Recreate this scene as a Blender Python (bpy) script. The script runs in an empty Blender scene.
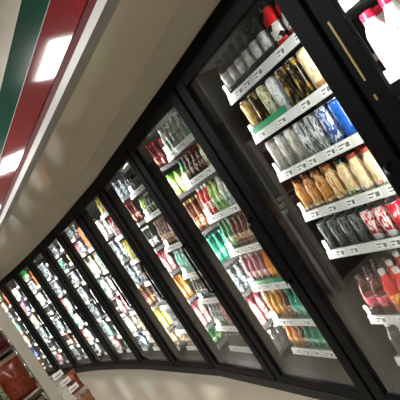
import bpy, math, random
from mathutils import Vector, Matrix
random.seed(7)
PI = math.pi
SC = bpy.context.scene
COL = SC.collection
ORD = ['zeroth','first','second','third','fourth','fifth','sixth','seventh','eighth','ninth','tenth',
       'eleventh','twelfth','thirteenth','fourteenth','fifteenth']

# ------------------------------------------------------------------ camera
ROLL, PITCH, FPX, HC = math.radians(33), math.radians(-1.5), 380.0, 1.5
rc, rs, cp, sp = math.cos(ROLL), math.sin(ROLL), math.cos(PITCH), math.sin(PITCH)
Rt = Vector((1,0,0)); Up = Vector((0,-sp,cp)); Fw = Vector((0,cp,sp))
Xc = Rt*rc - Up*rs; Yc = Rt*rs + Up*rc; Zc = -Fw
cd = bpy.data.cameras.new('camera'); cam = bpy.data.objects.new('camera', cd); COL.objects.link(cam)
cd.sensor_width = 36; cd.lens = 36*FPX/400; cd.clip_start = .02; cd.clip_end = 60
Mx = Matrix(((Xc.x,Yc.x,Zc.x,0),(Xc.y,Yc.y,Zc.y,0),(Xc.z,Yc.z,Zc.z,HC),(0,0,0,1)))
cam.matrix_world = Mx
SC.camera = cam
def proj(p):
    q = Vector(p)-Vector((0,0,HC)); d = q.dot(Fw)
    if d < .05: return None
    return 200+FPX*q.dot(Xc)/d, 200-FPX*q.dot(Yc)/d
def in_frame(p, m=14):
    q = proj(p)
    return q is not None and -m < q[0] < 400+m and -m < q[1] < 400+m

# ------------------------------------------------------------------ materials
def mat(name): 
    m = bpy.data.materials.new(name); m.use_nodes = True
    nt = m.node_tree; b = nt.nodes['Principled BSDF']
    return m, nt, b
def srgb(c):
    return tuple((x/255/12.92 if x/255 <= .04045 else ((x/255+.055)/1.055)**2.4) for x in c)+(1,)
def plain(name, c, rough=.5, metal=0, noise=0, nscale=8, spec=.5, coat=0):
    m, nt, b = mat(name)
    b.inputs['Roughness'].default_value = rough; b.inputs['Metallic'].default_value = metal
    b.inputs['Specular IOR Level'].default_value = spec
    if coat: b.inputs['Coat Weight'].default_value = coat; b.inputs['Coat Roughness'].default_value = .05
    col = srgb(c)
    if noise:
        tc = nt.nodes.new('ShaderNodeTexCoord'); n = nt.nodes.new('ShaderNodeTexNoise')
        n.inputs['Scale'].default_value = nscale; n.inputs['Detail'].default_value = 4
        nt.links.new(tc.outputs['Object'], n.inputs['Vector'])
        r = nt.nodes.new('ShaderNodeValToRGB')
        r.color_ramp.elements[0].color = tuple(x*(1-noise) for x in col[:3])+(1,)
        r.color_ramp.elements[1].color = tuple(min(1,x*(1+noise)) for x in col[:3])+(1,)
        r.color_ramp.elements[0].position = .3; r.color_ramp.elements[1].position = .7
        nt.links.new(n.outputs['Fac'], r.inputs['Fac']); nt.links.new(r.outputs['Color'], b.inputs['Base Color'])
    else:
        b.inputs['Base Color'].default_value = col
    return m
def printed(name, a, b_, c, scale=(42,42,13), rough=.16, metal=0, cuts=(.44,.58)):
    """printed packaging: blotches of three inks"""
    m, nt, b = mat(name)
    tc = nt.nodes.new('ShaderNodeTexCoord'); mp = nt.nodes.new('ShaderNodeMapping')
    mp.inputs['Scale'].default_value = scale
    off = random.random()*50; mp.inputs['Location'].default_value = (off,off*.7,off*.3)
    n = nt.nodes.new('ShaderNodeTexNoise'); n.inputs['Scale'].default_value = 1.6; n.inputs['Detail'].default_value = 1.5
    r = nt.nodes.new('ShaderNodeValToRGB'); r.color_ramp.interpolation = 'CONSTANT'
    e = r.color_ramp.elements; e[0].position = 0; e[0].color = srgb(a); e[1].position = cuts[0]; e[1].color = srgb(b_)
    k = e.new(cuts[1]); k.color = srgb(c)
    nt.links.new(tc.outputs['Object'], mp.inputs['Vector']); nt.links.new(mp.outputs['Vector'], n.inputs['Vector'])
    nt.links.new(n.outputs['Fac'], r.inputs['Fac']); nt.links.new(r.outputs['Color'], b.inputs['Base Color'])
    b.inputs['Roughness'].default_value = rough; b.inputs['Metallic'].default_value = metal
    return m
def emit(name, c, s):
    m, nt, b = mat(name)
    b.inputs['Base Color'].default_value = (.8,.8,.8,1)
    b.inputs['Emission Color'].default_value = c; b.inputs['Emission Strength'].default_value = s
    return m
def clear(name, tint, refl=1.0, rough=.02, base=.0, ior=1.45, extra=None):
    m = bpy.data.materials.new(name); m.use_nodes = True; nt = m.node_tree; nt.nodes.clear()
    o = nt.nodes.new('ShaderNodeOutputMaterial'); mix = nt.nodes.new('ShaderNodeMixShader')
    tr = nt.nodes.new('ShaderNodeBsdfTransparent'); tr.inputs['Color'].default_value = tint
    gl = nt.nodes.new('ShaderNodeBsdfGlossy'); gl.inputs['Roughness'].default_value = rough
    gl.inputs['Color'].default_value = (1,1,1,1)
    fr = nt.nodes.new('ShaderNodeFresnel'); fr.inputs['IOR'].default_value = ior
    ma = nt.nodes.new('ShaderNodeMath'); ma.operation = 'MULTIPLY_ADD'; ma.use_clamp = True
    ma.inputs[1].default_value = refl; ma.inputs[2].default_value = base
    nt.links.new(fr.outputs['Fac'], ma.inputs[0]); nt.links.new(ma.outputs[0], mix.inputs['Fac'])
    nt.links.new(tr.outputs[0], mix.inputs[1]); nt.links.new(gl.outputs[0], mix.inputs[2])
    last = mix
    if extra:   # a share of diffuse body (cloudy plastic)
        df = nt.nodes.new('ShaderNodeBsdfDiffuse'); df.inputs['Color'].default_value = srgb(extra[0])
        m2 = nt.nodes.new('ShaderNodeMixShader'); m2.inputs['Fac'].default_value = extra[1]
        nt.links.new(mix.outputs[0], m2.inputs[1]); nt.links.new(df.outputs[0], m2.inputs[2]); last = m2
    nt.links.new(last.outputs[0], o.inputs['Surface'])
    return m

LED_S, TROF_S = 56.0, 30.0
M_frame = plain('black anodised frame', (9,9,11), .5, 0, .2, 20, .12)
M_kick = plain('black kick plate', (14,13,13), .45, 0, 0, 8, .25)
M_glass = clear('door glass', (.95,.965,.96,1), .2, .015)
M_handle = plain('black handle', (8,8,9), .25)
M_strip = plain('pale price strip', (205,206,203), .35)
M_deck = plain('grey shelf wire', (92,93,93), .45, .3)
M_acr = clear('clear acrylic', (.97,.985,.985,1), .18, .05, .01)
M_tag = plain('paper tag', (236,236,232), .6)
M_ink = plain('grey ink', (110,112,118), .6)
M_green = plain('green promo strip', (28,140,92), .4)
M_led = emit('led lens', (1,.97,.92,1), LED_S)
M_inner = plain('dark cooler lining', (34,33,33), .7, 0, .15, 3, .2)
M_part = plain('black partition', (13,13,14), .7, 0, .2, 6, .15)
M_floor = plain('beige vinyl floor', (158,149,133), .16, 0, .05, 1.7)
M_soffit = plain('beige satin soffit', (216,208,189), .2, 0, .03, 2)
M_bulk = plain('beige wall paint', (230,227,218), .5, 0, .03, 2)
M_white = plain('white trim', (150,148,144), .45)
M_red = plain('glossy red band', (102,13,26), .10, 0, 0, 8, .6, .6)
M_redshade = plain('shaded red lip', (74,10,16), .6, 0, 0, 8, .15)  # darker red paints in the shade along the band's lower lip
M_grn = plain('green band', (7,52,41), .2, 0, 0, 8, .2)
M_cream = plain('cream fascia', (160,151,136), .5, 0, .03, 3)
M_ceil = plain('ceiling tile', (190,188,180), .8, 0, .05, 5)
M_store = plain('store wall', (104,97,88), .8, 0, .15, 2)
M_trof = emit('troffer lens', (1,.98,.94,1), TROF_S)
M_trofr = plain('white metal frame', (220,220,218), .4)
M_gold = plain('pale brass strip', (196,170,120), .35, .6)
M_rack = plain('warm grey rack metal', (176,168,154), .45, 0, .05, 10)
M_rackin = plain('dark rack back', (58,46,40), .7, 0, .2, 12)
M_lid = plain('aluminium lid', (200,202,204), .28, .8)
M_dot = plain('grey fixture', (110,102,92), .5)

# ------------------------------------------------------------------ mesh builder
class MB:
    def __init__(s): s.v=[]; s.f=[]; s.m=[]; s.sm=[]
    def quad(s, pts, mi=0, smooth=False):
        n=len(s.v); s.v += [tuple(p) for p in pts]; s.f.append(tuple(range(n,n+len(pts)))); s.m.append(mi); s.sm.append(smooth)
    def box(s, lo, hi, mi=0, M=None):
        x0,y0,z0=lo; x1,y1,z1=hi
        P=[(x0,y0,z0),(x1,y0,z0),(x1,y1,z0),(x0,y1,z0),(x0,y0,z1),(x1,y0,z1),(x1,y1,z1),(x0,y1,z1)]
        if M: P=[tuple(M@Vector(p)) for p in P]
        n=len(s.v); s.v+=P
        for f in ((0,3,2,1),(4,5,6,7),(0,1,5,4),(1,2,6,5),(2,3,7,6),(3,0,4,7)):
            s.f.append(tuple(n+i for i in f)); s.m.append(mi); s.sm.append(False)
    def lathe(s, prof, seg=16, mi=0, M=None, off=(0,0,0), mis=None):
        """prof: list of (r,z)"""
        n=len(s.v)
        for r,z in prof:
            for k in range(seg):
                a=2*PI*k/seg; p=(off[0]+r*math.cos(a),off[1]+r*math.sin(a),off[2]+z)
                s.v.append(p if M is None else tuple(M@Vector(p)))
        for j in range(len(prof)-1):
            for k in range(seg):
                s.f.append((n+j*seg+k,n+j*seg+(k+1)%seg,n+(j+1)*seg+(k+1)%seg,n+(j+1)*seg+k))
                s.m.append(mis[j] if mis else mi); s.sm.append(True)
        s.f.append(tuple(n+k for k in reversed(range(seg)))); s.m.append(mis[0] if mis else mi); s.sm.append(False)
        t=n+(len(prof)-1)*seg
        s.f.append(tuple(t+k for k in range(seg))); s.m.append(mis[-1] if mis else mi); s.sm.append(False)
    def tube(s, pts, r, seg=8, mi=0):
        n=len(s.v); L=len(pts)
        for i,p in enumerate(pts):
            p=Vector(p); d=(Vector(pts[min(i+1,L-1)])-Vector(pts[max(i-1,0)])).normalized()
            u=d.cross(Vector((0,0,1))) if abs(d.z)<.9 else d.cross(Vector((1,0,0)))
            u.normalize(); w=d.cross(u)
            for k in range(seg):
                a=2*PI*k/seg; s.v.append(tuple(p+u*math.cos(a)*r+w*math.sin(a)*r))
        for i in range(L-1):
            for k in range(seg):
                s.f.append((n+i*seg+k,n+i*seg+(k+1)%seg,n+(i+1)*seg+(k+1)%seg,n+(i+1)*seg+k)); s.m.append(mi); s.sm.append(True)
        s.f.append(tuple(n+k for k in reversed(range(seg)))); s.m.append(mi); s.sm.append(False)
        s.f.append(tuple(n+(L-1)*seg+k for k in range(seg))); s.m.append(mi); s.sm.append(False)
    def mesh(s, name, mats):
        me=bpy.data.meshes.new(name); me.from_pydata(s.v,[],s.f)
        for m in (mats if isinstance(mats,(list,tuple)) else [mats]): me.materials.append(m)
        for i,p in enumerate(me.polygons): p.material_index=s.m[i]; p.use_smooth=s.sm[i]
        me.update(); return me
    def build(s, name, mats, parent=None, bevel=0):
        o=bpy.data.objects.new(name, s.mesh(name,mats)); COL.objects.link(o)
        if parent: o.parent=parent
        if bevel:
            b=o.modifiers.new('bevel','BEVEL'); b.width=bevel; b.segments=2; b.limit_method='ANGLE'
        return o
def empty(name, loc, rz=0):
    o=bpy.data.objects.new(name,None); COL.objects.link(o); o.location=loc; o.rotation_euler=(0,0,rz)
    o.empty_display_size=.05; return o
def tag(o, label, cat, group=None):
    o['label']=label; o['category']=cat
    if group: o['group']=group
    return o
def struct(o): o['kind']='structure'; return o
def copy_tree(o, parent=None):
    c=o.copy(); COL.objects.link(c)
    if parent: c.parent=parent
    for ch in KIDS.get(o.name,[]): copy_tree(ch,c)
    return c
KIDS={}   # prototypes: name -> child objects
def part(mb, name, mats, parent, bevel=0):
    o=mb.build(name,mats,parent,bevel); KIDS.setdefault(parent.name,[]).append(o); return o

# ------------------------------------------------------------------ the run of doors: mullion feet, from far left to near right
MUL=[(-5.20,7.98),(-4.50,7.49),(-3.88,6.95),(-3.29,6.41),(-2.71,5.83),(-2.18,5.24),(-1.66,4.63),(-1.15,3.97),
     (-.68,3.36),(-.21,2.62),(.22,1.93),(.64,1.23),(1.06,.53)]
MUL=[Vector((x,y,0)) for x,y in MUL]
ND=len(MUL)-1                              # 12 doors; index 11 is the nearest
def dirs(i):
    t=(MUL[i+1]-MUL[i]); L=t.length; t=t/L; return t, Vector((-t.y,t.x,0)), L
def mnorm(i):
    a=dirs(max(i-1,0))[1]; b=dirs(min(i,ND-1))[1]; return ((a+b)/2).normalized()
def run_strip(mb, y0, y1, z0, z1, mi=0):
    """box section swept along the bent run"""
    ring=[]
    for i in range(ND+1):
        n=mnorm(i); a=MUL[i]+n*y0; b=MUL[i]+n*y1
        ring.append([(a.x,a.y,z0),(b.x,b.y,z0),(b.x,b.y,z1),(a.x,a.y,z1)])
    for i in range(ND):
        A,B=ring[i],ring[i+1]
        for k in range(4):
            l=(k+1)%4; mb.quad([A[k],A[l],B[l],B[k]],mi)
    mb.quad(ring[0][::-1],mi); mb.quad(ring[-1],mi)
def dn(i): return ORD[ND-i]                # door ordinal from the right

# cooler casing
casing=tag(empty('cooler_casing',(0,0,0)),'long black cooler casing of mullions, header and kick base holding all glass doors','cooler')
mb=MB(); run_strip(mb,-.03,.12,0,.075); mb.build('kick_base',M_kick,casing)
mb=MB(); run_strip(mb,-.012,.12,2.005,2.06); mb.build('header',M_frame,casing)
for i in range(ND+1):
    n=mnorm(i); rz=math.atan2(n.y,n.x)-PI/2
    md=.092 if 7<=i<=10 else .060
    e=MB(); e.box((-.034,.002,.075),(.034,md,2.005))
    e.box((.034,.022,.11),(.042,.034,1.97)); e.box((.034,.046,.11),(.039,.054,1.97))
    o=e.build('mullion',M_frame,casing); o.location=MUL[i]; o.rotation_euler=(0,0,rz)
    l=MB(); l.box((-.030,md+.0002,.26),(.030,md+.0014,1.985)); l.build('led_strip',M_led,o)
    if i==10:
        q=MB(); q.box((-.012,.098,.08),(.012,.80,2.0)); q.build('partition_panel',M_part,casing); o2=casing.children[-1]; o2.location=MUL[i]; o2.rotation_euler=(0,0,rz)

# walk-in space behind the shelves
mb=MB(); run_strip(mb,.95,1.0,0,2.12); struct(mb.build('wall_cooler_back',M_inner))
mb=MB(); run_strip(mb,.12,.95,2.06,2.12); struct(mb.build('ceiling_cooler',M_deck))
mb=MB(); run_strip(mb,.12,.95,0,.05); struct(mb.build('floor_cooler',M_inner))

# ------------------------------------------------------------------ doors
def make_door(L):
    r=empty('cooler_door',(0,0,0))
    a,b,z0,z1,s=.011,L-.011,.082,2.0,.072
    m=MB(); m.box((a,-.03,z0),(a+s,-.001,z1)); m.box((b-s,-.03,z0),(b,-.001,z1))
    m.box((a+s,-.03,z0),(b-s,-.001,z0+.055)); m.box((a+s,-.03,z1-.055),(b-s,-.001,z1))
    m.build('door_frame',M_frame,r,.004)
    g=MB(); g.box((a+s,-.020,z0+.055),(b-s,-.012,z1-.055)); g.build('glass_pane',M_glass,r)
    h=MB(); hx=b-.035
    h.tube([(hx,-.031,.84),(hx,-.058,.85),(hx,-.064,.88),(hx,-.064,1.19),(hx,-.058,1.22),(hx,-.031,1.23)],.010,8)
    h.build('handle',M_handle,r)
    return r
for i in range(ND):
    t,n,L=dirs(i)
    d=make_door(L); d.location=MUL[i]; d.rotation_euler=(0,0,math.atan2(t.y,t.x))
    if i==ND-1:
        g=MB()
        for a,b in ((1.50,1.715),(1.43,1.45)): g.box((.036,-.0345,a),(.042,-.0301,b))
        g.build('edge_trim',M_gold,d)['label']='pale brass coloured edge strip'
    tag(d,'black framed glass cooler door, %s from the right in the long run'%dn(i),'door','glass doors of the drinks cooler')

# ------------------------------------------------------------------ shelves
S_A=[1.765,1.53,1.30,1.06,.83,.43,.17]
SH={11:[1.735,1.445,1.16,.88,.60,.34],10:S_A,9:[1.765,1.535,1.255,.98,.69,.41,.17],8:[1.74,1.50,1.18,.895,.63,.345,.13],
    7:[1.775,1.50,1.21,.94,.64,.335,.13]}
for i in range(7): SH[i]=[1.80,1.57,1.25,.95,.65,.36,.13] if i%2 else [1.77,1.52,1.27,.98,.68,.37,.13]
for i in (1,3,6): SH[i]=[1.57,1.25,.95,.65,.36,.13]
FRONT=.150                                 # price strip face behind the mullion plane
XL=.085                                    # inset of a shelf at both ends
def XLL(i): return -.02 if i==ND-1 else XL
TOP=.040                                   # shelf surface above strip bottom
near=lambda i: i>=8
for i in range(ND):
    t,n,L=dirs(i); rz=math.atan2(t.y,t.x)
    xl=XLL(i)
    for k,z in enumerate(SH[i]):
        if not any(in_frame(MUL[i]+t*x+n*FRONT+Vector((0,0,z)),4) for x in (xl,.1,.3,.5,L-.1)): continue
        c=MUL[i]+n*FRONT+Vector((0,0,z))
        s=empty('cooler_shelf',c,rz)
        tag(s,'grey shelf with pale price strip, %s shelf down behind %s cooler door from right'%(ORD[k+1],dn(i)),'shelf','price-stripped shelves in the cooler')
        m=MB(); m.box((xl,.012,TOP-.012),(L-XL,.62,TOP-.0005)); 
        for x in (xl,L-XL-.014): m.box((x,.02,TOP-.03),(x+.014,.6,TOP-.012))
        m.build('shelf_deck',M_deck,s)
        m=MB(); m.quad([(xl,.0,.0),(L-XL,.0,.0),(L-XL,.010,.046),(xl,.010,.046)]); m.box((xl,.0102,.0),(L-XL,.0118,.046))
        m.quad([(xl,.0,.0),(xl,.010,.046),(xl,.0102,.046),(xl,.0102,.0)]); m.quad([(L-XL,.0,.0),(L-XL,.0102,.0),(L-XL,.0102,.046),(L-XL,.010,.046)])
        m.quad([(xl,.0,.0),(xl,.0102,.0),(L-XL,.0102,.0),(L-XL,.0,.0)])
        m.build('price_strip',M_strip,s)
        if near(i):
            m=MB(); m.box((xl+.004,.013,TOP+.001),(L-XL-.004,.016,TOP+.062)); m.build('front_guard',M_acr,s)['label']='clear low acrylic guard'
            x=xl+.03+random.random()*.03
            while x<L-XL-.08:
                w=random.choice((.052,.06,.07))
                m=MB(); f=lambda u,v:(u,-.0012+.010*v/.046,v)
                m.quad([f(x,.007),f(x+w,.007),f(x+w,.041),f(x,.041)])
                g=lambda u,v:(u,-.0018+.010*v/.046,v)
                for u0,u1,v0,v1 in ((.08,.55,.027,.034),(.08,.4,.014,.020),(.62,.92,.013,.033)):
                    m.quad([g(x+w*u0,v0),g(x+w*u1,v0),g(x+w*u1,v1),g(x+w*u0,v1)],1)
                m.build('price_tag',[M_tag,M_ink],s)
                x+=w+random.choice((.012,.03,.06,.1))
            gs={(10,1):(.10,.36),(9,0):(.45,.62),(9,4):(xl,L-XL),(9,1):(.5,.66)}.get((i,k))
            if gs:
                m=MB(); m.box((gs[0],.0085,TOP+.006),(gs[1],.0125,TOP+.036))
                m.build('promotion_strip',M_green,s)['label']='green promotion strip'

# ------------------------------------------------------------------ products
P={}
def C(a,b,c,**k): return ('print',a,b,c,k)
def prod(key,shape,r,h,adj,noun,body,cap=None,label=None): P[key]=dict(shape=shape,r=r,h=h,adj=adj,noun=noun,body=body,cap=cap,label=label)
W=(238,236,230); K=(22,22,24); SIL=(190,192,194)
_mc={}
def M(spec):
    if spec is None: return None
    k=repr(spec)
    if k not in _mc:
        if spec[0]=='print': _mc[k]=printed('packaging print %d'%len(_mc),spec[1],spec[2],spec[3],**spec[4])
        elif spec[0]=='clear': _mc[k]=clear('clear plastic %d'%len(_mc),(.8,.83,.83,1),1.0,.08,.04,1.45,(spec[1],.35))
        else: _mc[k]=plain('packaging %d'%len(_mc),spec,.14)
    return _mc[k]
tall=dict(r=.0335,h=.182)
prod('goldcan','can',.034,.180,'gold','tall can',C((196,150,70),(226,200,140),(120,76,30)))
prod('blackcan','can',.034,.180,'black-and-gold','tall can',C((24,22,20),(60,48,26),(176,140,60)))
prod('limecan','can',.034,.180,'pale lime','tall can',C((176,178,96),(214,214,190),(110,120,60)))
prod('silvercan','can',.034,.180,'silver','tall can',C((190,196,200),(225,228,228),(120,128,136)))
prod('peachcan','can',.034,.180,'peach','tall can',C((230,190,140),(244,222,184),(214,150,104)))
prod('whitecan','can',.034,.172,'white','tall can',C((226,224,216),(180,180,176),(150,140,104)))
prod('greycan','can',.034,.172,'grey-and-white','tall can',C((140,146,150),(215,218,218),(84,92,98)))
prod('bluecan','can',.034,.172,'blue','tall can',C((30,78,160),(40,96,190),(190,210,235),cuts=(.4,.62)))
prod('bwcan','can',.034,.172,'blue-and-white','tall can',C((225,230,236),(60,90,160),(170,186,214)))
prod('camocan','can',.032,.150,'dark grey','can',C((58,64,62),(110,116,110),(30,34,33)))
prod('redwhitecan','can',.032,.150,'white-and-red','can',C((235,226,222),(196,36,54),(240,236,232),cuts=(.46,.56)))
prod('redcan','can',.032,.150,'red','can',C((196,28,50),(214,60,70),(236,214,208),cuts=(.5,.62)))
prod('greencan','can',.032,.150,'green','can',C((20,120,84),(30,90,70),(200,220,206)))
prod('mochabottle','contour',.034,.176,'tan','coffee bottle',C((206,168,112),(226,196,146),(178,120,70)),(190,110,60),C((222,214,196),(200,180,150),(150,120,90)))
prod('caramelbottle','contour',.034,.176,'orange-brown','coffee bottle',C((198,130,62),(214,160,96),(160,90,40)),(120,62,34),C((228,218,200),(206,170,130),(170,120,80)))
prod('creambottle','contour',.034,.176,'cream','coffee bottle',C((228,204,156),(238,222,186),(216,180,120)),(180,70,60),C((232,226,210),(200,60,50),(222,206,170),cuts=(.5,.56)))
prod('greentopbottle','contour',.034,.176,'green-topped','coffee bottle',C((226,206,160),(214,184,130),(236,224,190)),(30,60,44),C((224,220,206),(80,110,80),(206,190,150)))
prod('nip','flask',.030,.185,'clear white-labelled','bottle',('clear',(70,76,76)),(40,42,42),C((236,236,234),(90,92,92),(236,236,234),cuts=(.44,.49)))
prod('bigred','wide',.039,.198,'red black-capped','bottle',(196,34,34),(24,20,20),C((32,28,28),(236,230,224),(236,230,224),scale=(16,16,16)))
prod('redpet','pet',.036,.222,'red-labelled clear','bottle',('clear',(110,60,60)),(40,38,38),C((196,40,70),(222,110,130),(170,24,48)))
prod('redjuice','pet',.036,.235,'red juice','bottle',(212,40,30),(206,200,196),C((236,170,60),(220,60,40),(240,200,90)))
prod('clearpet','pet',.033,.19,'clear','water bottle',('clear',(120,122,118)),(230,230,228),None)
prod('milk','wide',.037,.215,'white red-capped','milk bottle',(206,202,198),(190,30,60),C((240,238,236),(206,60,84),(236,226,224),cuts=(.6,.68)))
prod('bluewhite','longneck',.032,.155,'pale blue','bottle',(170,196,206),(50,96,140),C((235,238,238),(90,140,180),(225,230,230)))
prod('whitebottle','pet',.033,.16,'white','bottle',C((236,236,232),(206,206,200),(150,156,150)),(226,226,224),C((236,234,230),(120,150,130),(220,220,216)))
prod('yellowcap','wide',.036,.185,'yellow-topped','bottle',C((232,228,212),(214,196,120),(236,232,220)),(226,168,24),C((228,222,200),(150,140,120),(230,224,210)))
prod('maroon','longneck',.031,.18,'dark red','bottle',(74,24,26),(150,30,30),C((206,190,170),(120,30,34),(60,20,20)))
prod('greenbottle','longneck',.032,.19,'green','bottle',(30,112,60),(20,96,60),C((214,224,190),(60,140,70),(230,226,160)))
prod('limebottle','pet',.033,.19,'lime','bottle',C((150,196,70),(200,220,140),(90,150,50)),(60,130,50),C((226,230,200),(110,170,70),(230,232,220)))
prod('redbottle','pet',.033,.19,'red','bottle',(190,40,30),(220,216,210),C((220,60,44),(236,226,214),(180,30,30)))
prod('brownbottle','longneck',.031,.20,'brown','bottle',(92,48,30),(150,120,80),C((206,180,140),(130,60,40),(220,206,180)))
prod('purple','longneck',.031,.215,'pink-purple','juice bottle',(150,76,92),(200,170,160),C((182,110,122),(214,180,180),(120,50,70)))
prod('orangejuice','longneck',.031,.215,'orange','juice bottle',(222,134,28),(206,120,30),C((236,160,50),(226,120,30),(240,196,110)))
prod('amber','longneck',.031,.21,'amber','tea bottle',(196,136,40),(190,150,70),C((214,160,64),(180,110,36),(226,196,130)))
prod('teal','longneck',.031,.21,'teal green','tea bottle',(30,132,108),(90,170,150),C((50,156,128),(150,206,188),(24,110,92)))
prod('orangetop','longneck',.031,.175,'orange-topped','bottle',(206,130,60),(214,120,40),C((226,190,140),(206,120,50),(232,214,190)))
prod('greywhite','pet',.033,.20,'grey-and-white','bottle',C((128,138,144),(74,82,90),(200,206,210)),(170,176,180),C((206,212,214),(60,70,80),(150,162,170)))
prod('blackwhite','longneck',.031,.20,'black-and-white','bottle',(34,34,36),(228,226,222),C((228,226,222),(30,30,32),(222,220,216)))
prod('tealgreen','pet',.033,.21,'sea green','bottle',C((70,170,140),(130,200,176),(220,232,226)),(214,230,224),C((220,232,228),(50,150,120),(150,206,186)))
prod('pinkwhite','pet',.033,.20,'pink-and-white','bottle',C((226,206,204),(196,90,104),(236,228,226)),(206,60,80),C((232,222,220),(190,60,80),(226,196,196)))
prod('navy','longneck',.032,.20,'navy blue','bottle',(26,40,84),(60,110,180),C((40,70,140),(170,196,226),(24,36,80)))
prod('yellowbottle','pet',.033,.20,'yellow','bottle',C((226,214,90),(236,228,150),(190,170,50)),(214,190,40),C((240,234,180),(200,180,60),(232,226,160)))
prod('tanbottle','pet',.033,.20,'tan','bottle',C((206,184,150),(226,210,184),(150,120,88)),(190,160,120),C((230,222,206),(170,130,90),(220,206,180)))
prod('carton','box',.060,.235,'orange','carton',C((224,110,48),(230,126,62),(214,96,40)),None,None)
prod('pinkbottle','pet',.033,.2,'magenta','bottle',(176,60,110),(226,220,220),C((214,130,160),(236,220,226),(150,40,90)))

R={  # per door, per shelf: runs of one product (count; 0 = fill)
11:[[('milk',0)],[('milk',0)],[('redpet',0)],[('redjuice',0)],[('redpet',0)],[('clearpet',0)]],
10:[[('nip',6),('bigred',0)],
    [('goldcan',1),('blackcan',1),('limecan',1),('silvercan',1),('blackcan',2),('peachcan',0)],
    [('whitecan',3),('greycan',2),('bwcan',1),('bluecan',0)],
    [('caramelbottle',3),('mochabottle',1),('greentopbottle',1),('creambottle',0)],
    [('camocan',4),('redwhitecan',2),('redcan',1),('greencan',0)],
    [('redpet',2),('redjuice',2),('redpet',0)],
    [('clearpet',0)]],
9:[[('whitebottle',5),('bluewhite',0)],
   [('greenbottle',1),('maroon',4),('yellowcap',0)],
   [('redbottle',2),('limebottle',2),('whitebottle',2),('greywhite',2),('bluewhite',0)],
   [('greenbottle',2),('brownbottle',4),('greywhite',0)],
   [('purple',4),('orangejuice',0)],
   [('amber',3),('brownbottle',1),('teal',0)],
   [('orangetop',2),('brownbottle',1),('teal',0)]],
8:[[('navy',1),('blackwhite',3),('maroon',0)],
   [('limebottle',2),('blackwhite',2),('greenbottle',2),('limebottle',0)],
   [('brownbottle',4),('pinkwhite',2),('brownbottle',0)],
   [('tealgreen',3),('whitebottle',1),('teal',0)],
   [('blackwhite',4),('greywhite',0)],
   [('greywhite',3),('pinkwhite',0)],
   [('clearpet',0)]],
7:[[('yellowbottle',2),('greywhite',0)],
   [('pinkwhite',2),('maroon',0)],
   [('yellowbottle',2),('blackwhite',0)],
   [('maroon',4),('pinkwhite',0)],
   [('greywhite',3),('orangetop',0)],
   [('greywhite',4),('pinkwhite',0)],
   [('tanbottle',3),('greenbottle',0)]],
6:[[('greywhite',4),('yellowbottle',2),('greywhite',0)],
   [('carton',2),('brownbottle',3),('whitebottle',0)],
   [('tealgreen',2),('greywhite',0)],
   [('whitebottle',3),('navy',2),('greywhite',0)],
   [('greywhite',4),('brownbottle',0)],
   [('tanbottle',3),('yellowbottle',0)],[('tanbottle',0)]],
5:[[('whitebottle',5),('greywhite',0)],
   [('yellowbottle',2),('greywhite',0)],
   [('greywhite',3),('tealgreen',0)],
   [('whitebottle',4),('pinkwhite',0)],
   [('greywhite',3),('pinkbottle',2),('greywhite',0)],
   [('whitebottle',5),('redbottle',0)],[('greywhite',0)]],
4:[[('greenbottle',3),('limebottle',2),('greywhite',0)],
   [('navy',3),('whitebottle',0)],
   [('blackwhite',2),('greywhite',0)],
   [('navy',4),('greywhite',0)],[('whitebottle',0)],[('greywhite',4),('whitebottle',0)],[('greywhite',0)]],
3:[[('whitebottle',3),('greenbottle',2),('greywhite',0)],
   [('carton',2),('greywhite',0)],[('greywhite',3),('blackwhite',0)],[('whitebottle',0)],
   [('greywhite',4),('whitebottle',0)],[('pinkwhite',3),('greywhite',0)],[('greywhite',0)]],
2:[[('greenbottle',0)],[('navy',4),('whitebottle',0)],[('greywhite',0)],[('whitebottle',4),('greywhite',0)],
   [('tealgreen',3),('whitebottle',0)],[('greywhite',0)],[('whitebottle',0)]],
1:[[('limebottle',3),('greenbottle',0)],[('carton',2),('whitebottle',0)],[('greywhite',0)],[('whitebottle',0)],[('blackwhite',3),('whitebottle',0)],[('greywhite',0)],[('whitebottle',0)]],
0:[[('greenbottle',0)],[('whitebottle',0)],[('greywhite',0)],[('whitebottle',0)],[('greywhite',0)],[('greywhite',0)],[('whitebottle',0)]],
}
PROF={'can':[(.78,0),(1,.035),(1,.90),(.86,.975)],
 'pet':[(.86,0),(1,.03),(1,.16),(.95,.2),(.95,.46),(1,.5),(.98,.58),(.74,.72),(.44,.83),(.40,.90)],
 'contour':[(.88,0),(1,.04),(1,.16),(.88,.34),(.9,.42),(1,.56),(.94,.66),(.66,.8),(.56,.86),(.56,.90)],
 'longneck':[(.92,0),(1,.03),(1,.50),(.92,.58),(.6,.70),(.44,.78),(.40,.92)],
 'flask':[(.92,0),(1,.03),(1,.66),(.9,.72),(.45,.80),(.42,.92)],
 'wide':[(.9,0),(1,.03),(1,.60),(.92,.68),(.62,.80),(.58,.88)]}
CAP={'pet':(.43,.895,1),'contour':(.62,.89,1),'longneck':(.46,.90,1),'wide':(.64,.86,1),'flask':(.47,.90,1)}
LAB={'pet':(.975,.20,.46),'contour':(1.02,.05,.155),'longneck':(1.015,.12,.44),'wide':(1.015,.14,.5),'flask':(1.015,.20,.60)}
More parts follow.
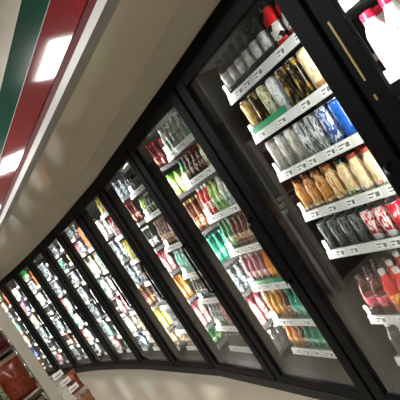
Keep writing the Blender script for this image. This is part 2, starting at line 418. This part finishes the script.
def shape_into(m, p, seg, which, mi, off=(0,0,0)):
    r,h,s=p['r'],p['h'],p['shape']
    if s=='box':
        if which=='body':
            x,y,z=off; w=r*.95; H=h*.80
            m.box((x-w,y-w,z),(x+w,y+w,z+H),mi)
            A=[(x-w,y-w,z+H),(x+w,y-w,z+H),(x+w,y+w,z+H),(x-w,y+w,z+H)]; T=[(x-w,y,z+h*.94),(x+w,y,z+h*.94)]
            m.quad([A[0],A[1],T[1],T[0]],mi); m.quad([A[2],A[3],T[0],T[1]],mi); m.quad([A[1],A[2],T[1]],mi); m.quad([A[3],A[0],T[0]],mi)
            m.box((x-w,y-.003,z+h*.94-.004),(x+w,y+.003,z+h),mi)
        return
    if which=='body': m.lathe([(a*r,b*h) for a,b in PROF[s]],seg,mi,off=off)
    elif which=='cap':
        if s=='can': m.lathe([(.86*r,.9752*h),(.9*r,.99*h),(.86*r,h),(.80*r,h),(.76*r,.982*h)],seg,mi,off=off)
        else:
            a,b,c=CAP[s]; m.lathe([(a*r*.98,b*h),(a*r,b*h+.002),(a*r,c*h-.003),(a*r*.9,c*h)],seg,mi,off=off)
    elif which=='label':
        a,b,c=LAB[s]; m.lathe([(a*r,b*h),(a*r,c*h)],seg,mi,off=off)
def cap_mat(p): return M_lid if p['shape']=='can' else M(p['cap'])
def parts_of(p):
    L=[('body','body',M(p['body']))]
    if p['shape']!='box': L.append(('cap','lid' if p['shape']=='can' else 'cap',cap_mat(p)))
    if p['label'] and p['shape']!='box': L.append(('label','label',M(p['label'])))
    return L
PROTO={}
def row_fit(i,k,p):
    """(width, height) factors: bottles on the farther doors stand nearly as tall as their shelf gap"""
    if p['shape']=='box': return 1,(SH[i][k-1]-.016-SH[i][k]-TOP)/p['h'] if k else 1.45
    if i>=10 or p['shape']=='can': return 1,1
    top=SH[i][k-1]-.012 if k else 2.0
    gap=top-(SH[i][k]+TOP)
    return .9,max(.8,min(1.32,(gap-.012)/p['h']))
def place(key, pos, rz, lod):
    p=P[key]; nm={'can':'drink_can','box':'drink_carton'}.get(p['shape'],'drink_bottle')
    pk=(key,lod)
    if pk in PROTO:
        o=copy_tree(PROTO[pk])
    else:
        if lod:
            o=empty(nm,(0,0,0))
            for w,pn,m_ in parts_of(p):
                b=MB(); shape_into(b,p,20,w,0); part(b,pn,m_,o)
        else:
            b=MB(); ms=[]
            for q,(w,pn,m_) in enumerate(parts_of(p)): shape_into(b,p,12,w,q); ms.append(m_)
            o=b.build(nm,ms)
        PROTO[pk]=o
    o.location=pos; o.rotation_euler=(0,0,rz)
    return o
# back rows: not countable one by one, collected
STUFF={'bottle':[MB(),[]],'can':[MB(),[]]}
def stuff_add(key,pos,f=(1,1)):
    p=P[key]; kind='can' if p['shape']=='can' else 'bottle'; m,ms=STUFF[kind]
    for w,pn,m_ in parts_of(p):
        if m_ not in ms: ms.append(m_)
        shape_into(m,dict(p,r=p['r']*f[0],h=p['h']*f[1]),8,w,ms.index(m_),tuple(pos))
RNG=random.Random(11)
PAL=['greywhite','greywhite','greywhite','blackwhite','blackwhite','navy','whitebottle','whitebottle','whitebottle','tealgreen','brownbottle','pinkwhite','bluewhite','tanbottle','greenbottle']
for i in range(6):                         # far doors: mixed short runs after the first rows
    for k in range(2 if i in (1,3) else 1,len(R[i])):
        keep=[(a,c) for a,c in R[i][k] if c]
        R[i][k]=keep+[(RNG.choice(PAL),RNG.choice((2,2,3))) for _ in range(5)]
for i in (1,3,6): R[i]=R[i][1:]
NIND={'bottle':0,'can':0,'carton':0}
IND_FROM=4                                # doors from this index on get single front-row products
for i in range(ND-1,-1,-1):
    t,n,L=dirs(i); rz0=math.atan2(t.y,t.x); cnt={}
    for k,z in enumerate(SH[i]):
        runs=R[i][k]; x=XLL(i)+.006; seq=[]; xr=.64 if i==9 else L-XL
        for key,c in runs:
            p=P[key]; fw=row_fit(i,k,p)[0]; rr=p['r']*fw; pitch=2*rr+.004; q=0
            while x+2*rr<xr and (c==0 or q<c):
                seq.append((key,x+rr)); x+=pitch; q+=1
        cnt={}
        for key,xx in seq:
            p=P[key]; noun=p['noun']
            pos=MUL[i]+t*xx+n*(FRONT+.022+p['r'])+Vector((0,0,z+TOP))
            mid=pos+Vector((0,0,p['h']*.5)); kind='can' if p['shape']=='can' else ('carton' if p['shape']=='box' else 'bottle')
            cnt[key]=cnt.get(key,0)+1
            if not in_frame(mid,10): continue
            lim=xx<L-XL-.03 or True
            if (i>=IND_FROM or kind=='carton') and NIND[kind]<300:
                NIND[kind]+=1
                fw,fh=row_fit(i,k,p); o=place(key,pos,rz0+random.uniform(-1,1)*(.03 if kind=='carton' else .35),1 if i>=8 else 0); o.scale=(fw,fw,fh)
                tag(o,'%s %s %s from left, %s shelf down, %s cooler door from right'%(ORD[cnt[key]],p['adj'],noun,ORD[k+1],dn(i)),
                    kind,'%ss on the %s shelf behind the %s door from right'%(p['adj']+' '+noun,ORD[k+1],dn(i)))
            elif kind!='carton':
                stuff_add(key,pos,row_fit(i,k,p))
            if kind!='carton' and i>=5:
                for b in range(1,3 if i>=8 else 2):
                    stuff_add(key,pos+n*(2*p['r']+.004)*b,row_fit(i,k,p))
for kind,lab in (('bottle','rows of mixed drink bottles behind the front ones and behind the farthest doors'),('can','rows of drink cans standing behind the front cans')):
    m,ms=STUFF[kind]
    if m.v:
        o=m.build('drink_%ss'%kind,ms); o['kind']='stuff'; tag(o,lab,kind+'s')
print('INDIVIDUALS',NIND)

# ------------------------------------------------------------------ bulkhead, soffit, fascia, store shell
T=Vector((-.629,.7774,0)); N=Vector((.7774,.629,0))
def tn(t,n,z=0): return T*t+N*n+Vector((0,0,z))
def tnbox(mb,t0,t1,n0,n1,z0,z1,mi=0):
    A=[tn(t0,n0),tn(t0,n1),tn(t1,n1),tn(t1,n0)]
    b=[(p.x,p.y,z0) for p in A]; u=[(p.x,p.y,z1) for p in A]
    mb.quad(b[::-1],mi); mb.quad(u,mi)
    for k in range(4): l=(k+1)%4; mb.quad([b[k],b[l],u[l],u[k]],mi)
FN,SZ,CZ=.918,2.21,3.0
T0,T1=-3.0,11.0
mb=MB(); run_strip(mb,.0,.10,2.06,SZ); struct(mb.build('wall_bulkhead',M_bulk))
mb=MB()
a=[tn(T0,FN+.012,SZ)]; 
poly=[tn(T0,FN+.012),tn(T1,FN+.012)]+[MUL[i]+mnorm(i)*.10 for i in range(ND+1)]
for z,rev in ((SZ,False),(SZ+.04,True)):
    q=[(p.x,p.y,z) for p in poly]; mb.quad(q[::-1] if rev else q)
struct(mb.build('ceiling_soffit',M_soffit))
def band(name,z0,z1,m,proud):
    b=MB(); tnbox(b,T0,T1,FN-proud,FN+.05,z0,z1); return struct(b.build(name,m))
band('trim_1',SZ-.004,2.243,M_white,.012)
band('trim_2',2.243,2.288,M_redshade,.0)  # shaded foot of the red band, its shade put into the colour
band('trim_3',2.288,2.447,M_red,.004)
band('trim_4',2.447,2.451,M_white,.006)
band('trim_5',2.451,2.600,M_grn,.004)
band('wall_fascia',2.600,CZ,M_cream,.0)
def shellbox(name,t0,t1,n0,n1,z0,z1,m):
    b=MB(); tnbox(b,t0,t1,n0,n1,z0,z1); return struct(b.build(name,m))
shellbox('floor',T0,T1,-6,3.4,-.05,0,M_floor)
shellbox('ceiling',T0,T1,-6,FN+.05,CZ,CZ+.05,M_ceil)
shellbox('wall_left',T0,T1,-6.1,-6,0,CZ,M_store)
shellbox('wall_far',T1,T1+.1,-6,3.4,0,CZ,M_store)
shellbox('wall_near',T0-.1,T0,-6,3.4,0,CZ,M_store)

def troffer(t,n,lab,w=.26,l=.55):
    e=empty('ceiling_light',tn(t,n,CZ)); e.rotation_euler=(0,0,math.atan2(T.y,T.x)); tag(e,lab,'light','ceiling lights')
    b=MB(); b.box((-w,-l,-.012),(w,l,-.008)); b.build('diffuser',M_trof,e)
    b=MB()
    for lo,hi in (((-w-.02,-l-.02,-.02),(-w,l+.02,-.001)),((w,-l-.02,-.02),(w+.02,l+.02,-.001)),((-w,-l-.02,-.02),(w,-l,-.001)),((-w,l,-.02),(w,l+.02,-.001))): b.box(lo,hi)
    b.build('light_frame',M_trofr,e)
troffer(2.60,-.26,'ceiling light whose reflection lies higher on the red band')
troffer(4.62,-.22,'ceiling light whose reflection lies lower on the red band')
troffer(.5,-.24,'ceiling light over the aisle nearest the viewer')
troffer(6.7,-.24,'ceiling light over the far end of the aisle')
troffer(8.8,-.24,'ceiling light over the farthest corner of the aisle')
troffer(-1.4,-.24,'ceiling light behind the viewer')

# ------------------------------------------------------------------ snack rack at lower left
RT=2.6
rk=empty('snack_rack',tn(RT,.34)); rk.rotation_euler=(0,0,math.atan2(-N.y,-N.x)+PI)   # local x = N (towards cooler), y = T (away)
tag(rk,'warm grey end-of-aisle snack rack with hanging hooks at lower left','rack')
ax=math.atan2(N.y,N.x); rk.rotation_euler=(0,0,ax)
def rl(n,t,z): return (n-.34,t-RT,z)      # rack-local from aisle coordinates
b=MB(); b.box(rl(.325,RT-.02,0),rl(.385,RT+.05,1.62)); b.build('upright_post',M_rack,rk,.003)
b=MB(); b.box(rl(-.62,RT+.16,0),rl(.325,RT+.19,1.58)); b.build('back_panel',M_rackin,rk)
b=MB(); b.box(rl(.385,RT+.16,0),rl(.40,RT+.9,.80)); b.build('side_panel',M_rack,rk)
for z in (1.31,1.0,.69):
    b=MB(); b.box(rl(-.62,RT-.01,z),rl(.325,RT+.16,z+.012)); b.build('rack_shelf',M_rackin,rk)
for q,(n_,z) in enumerate(((.425,1.022),(.440,.962),(.456,.902))):
    h=MB(); h.tube([rl(.387,RT+.03,z+.01),rl(n_,RT+.03,z+.01),rl(n_,RT-.03,z+.01)],.004,6); ho=h.build('peg_hook',M_trofr,rk)
    g=MB(); g.box(rl(n_-.03,RT-.034,z-.014),rl(n_+.03,RT-.0305,z+.020)); g.box(rl(n_-.02,RT-.036,z-.002),rl(n_+.016,RT-.0341,z+.004),1); g.build('price_tag',[M_tag,M_ink],ho)

def chip_bag(name_lab, n, t, z, w, h, d, m, seal):
    e=empty('chip_bag',tn(n=n,t=t,z=z)); e.rotation_euler=(0,0,ax); tag(e,name_lab,'bag','snack bags on the rack')
    b=MB(); NX,NZ=10,12
    def pt(s,i,j):
        u=i/NX*2-1; v=j/NZ
        bul=(max(0,1-u*u)**.6)*(max(0,math.sin(PI*min(1,max(0,v))))**.55)
        wob=.004*math.sin(9*u+5*v)+.004*math.sin(13*v+3*u)
        return (u*w/2*(1-.05*math.sin(PI*v)), s*(d/2*bul+(wob if bul>.2 else 0)), .012+v*(h-.03))
    for s in (-1,1):
        n0=len(b.v)
        for j in range(NZ+1):
            for i in range(NX+1): b.v.append(pt(s,i,j))
        for j in range(NZ):
            for i in range(NX):
                q=(n0+j*(NX+1)+i,n0+j*(NX+1)+i+1,n0+(j+1)*(NX+1)+i+1,n0+(j+1)*(NX+1)+i)
                b.f.append(q if s<0 else q[::-1]); b.m.append(0); b.sm.append(True)
    b.build('bag_body',m,e)
    b=MB(); b.box((-w/2,-.0015,h-.026),(w/2,.0015,h+.006)); b.build('top_seal',seal,e)
    b=MB(); b.box((-w/2,-.0015,0),(w/2,.0015,.013)); b.build('bottom_seal',seal,e)
    return e
sc_=dict(scale=(30,30,30),rough=.3)
B1=printed('bag print red brown',(112,34,24),(128,60,30),(92,22,22),**sc_)
B2=printed('bag print maroon',(74,16,24),(90,24,30),(44,12,16),**sc_)
B3=printed('bag print green white',(60,110,50),(206,206,190),(110,150,60),**sc_)
B4=printed('bag print black',(24,18,18),(44,28,24),(90,30,26),**sc_)
B5=printed('bag print red',(120,28,28),(134,40,34),(150,110,96),**sc_)
B6=printed('bag print rust',(112,44,24),(140,70,36),(86,32,20),**sc_)
s_w=plain('pale seal',(196,180,166),.4); s_m=plain('maroon seal',(90,26,32),.4); s_k=plain('black seal',(30,24,22),.4); s_b=plain('rust seal',(150,80,40),.4)
chip_bag('red-brown snack bag standing against the grey rack post',.243,RT+.06,1.0125,.155,.268,.09,B1,s_w)
chip_bag('black snack bag on the rack, left of the red-brown bag',.06,RT+.052,1.0125,.16,.225,.08,B4,s_k)
chip_bag('dark maroon snack bag on the rack shelf above the red-brown bag',.235,RT+.06,1.3225,.17,.24,.09,B2,s_m)
chip_bag('green and white snack bag on the rack, behind the black bag',.10,RT+.126,1.0125,.16,.27,.036,B3,s_w)
chip_bag('red snack bag with pale top seal on the rack shelf below',.24,RT+.06,.7025,.165,.265,.09,B5,s_w)
chip_bag('green snack bag on the lower rack shelf left of the red one',.06,RT+.06,.7025,.165,.26,.09,B3,s_w)
chip_bag('rust orange snack bag hanging right of the rack price tags',.497,RT+.10,.838,.085,.125,.05,B6,s_b)
B7=printed('bag print tan',(150,100,64),(170,126,86),(120,74,46),**sc_)
chip_bag('tan snack bag hanging lowest beside the rack price tags',.505,RT+.10,.695,.09,.135,.05,B7,s_w)


# ------------------------------------------------------------------ world, colour
w=bpy.data.worlds.new('world'); SC.world=w; w.use_nodes=True
w.node_tree.nodes['Background'].inputs['Color'].default_value=(.9,.92,1,1)
w.node_tree.nodes['Background'].inputs['Strength'].default_value=.02
SC.view_settings.view_transform='Standard'; SC.view_settings.look='None'
SC.view_settings.exposure=0.0; SC.view_settings.gamma=1.0; SC.view_settings.use_curve_mapping=False
SC.cycles.transparent_max_bounces=24
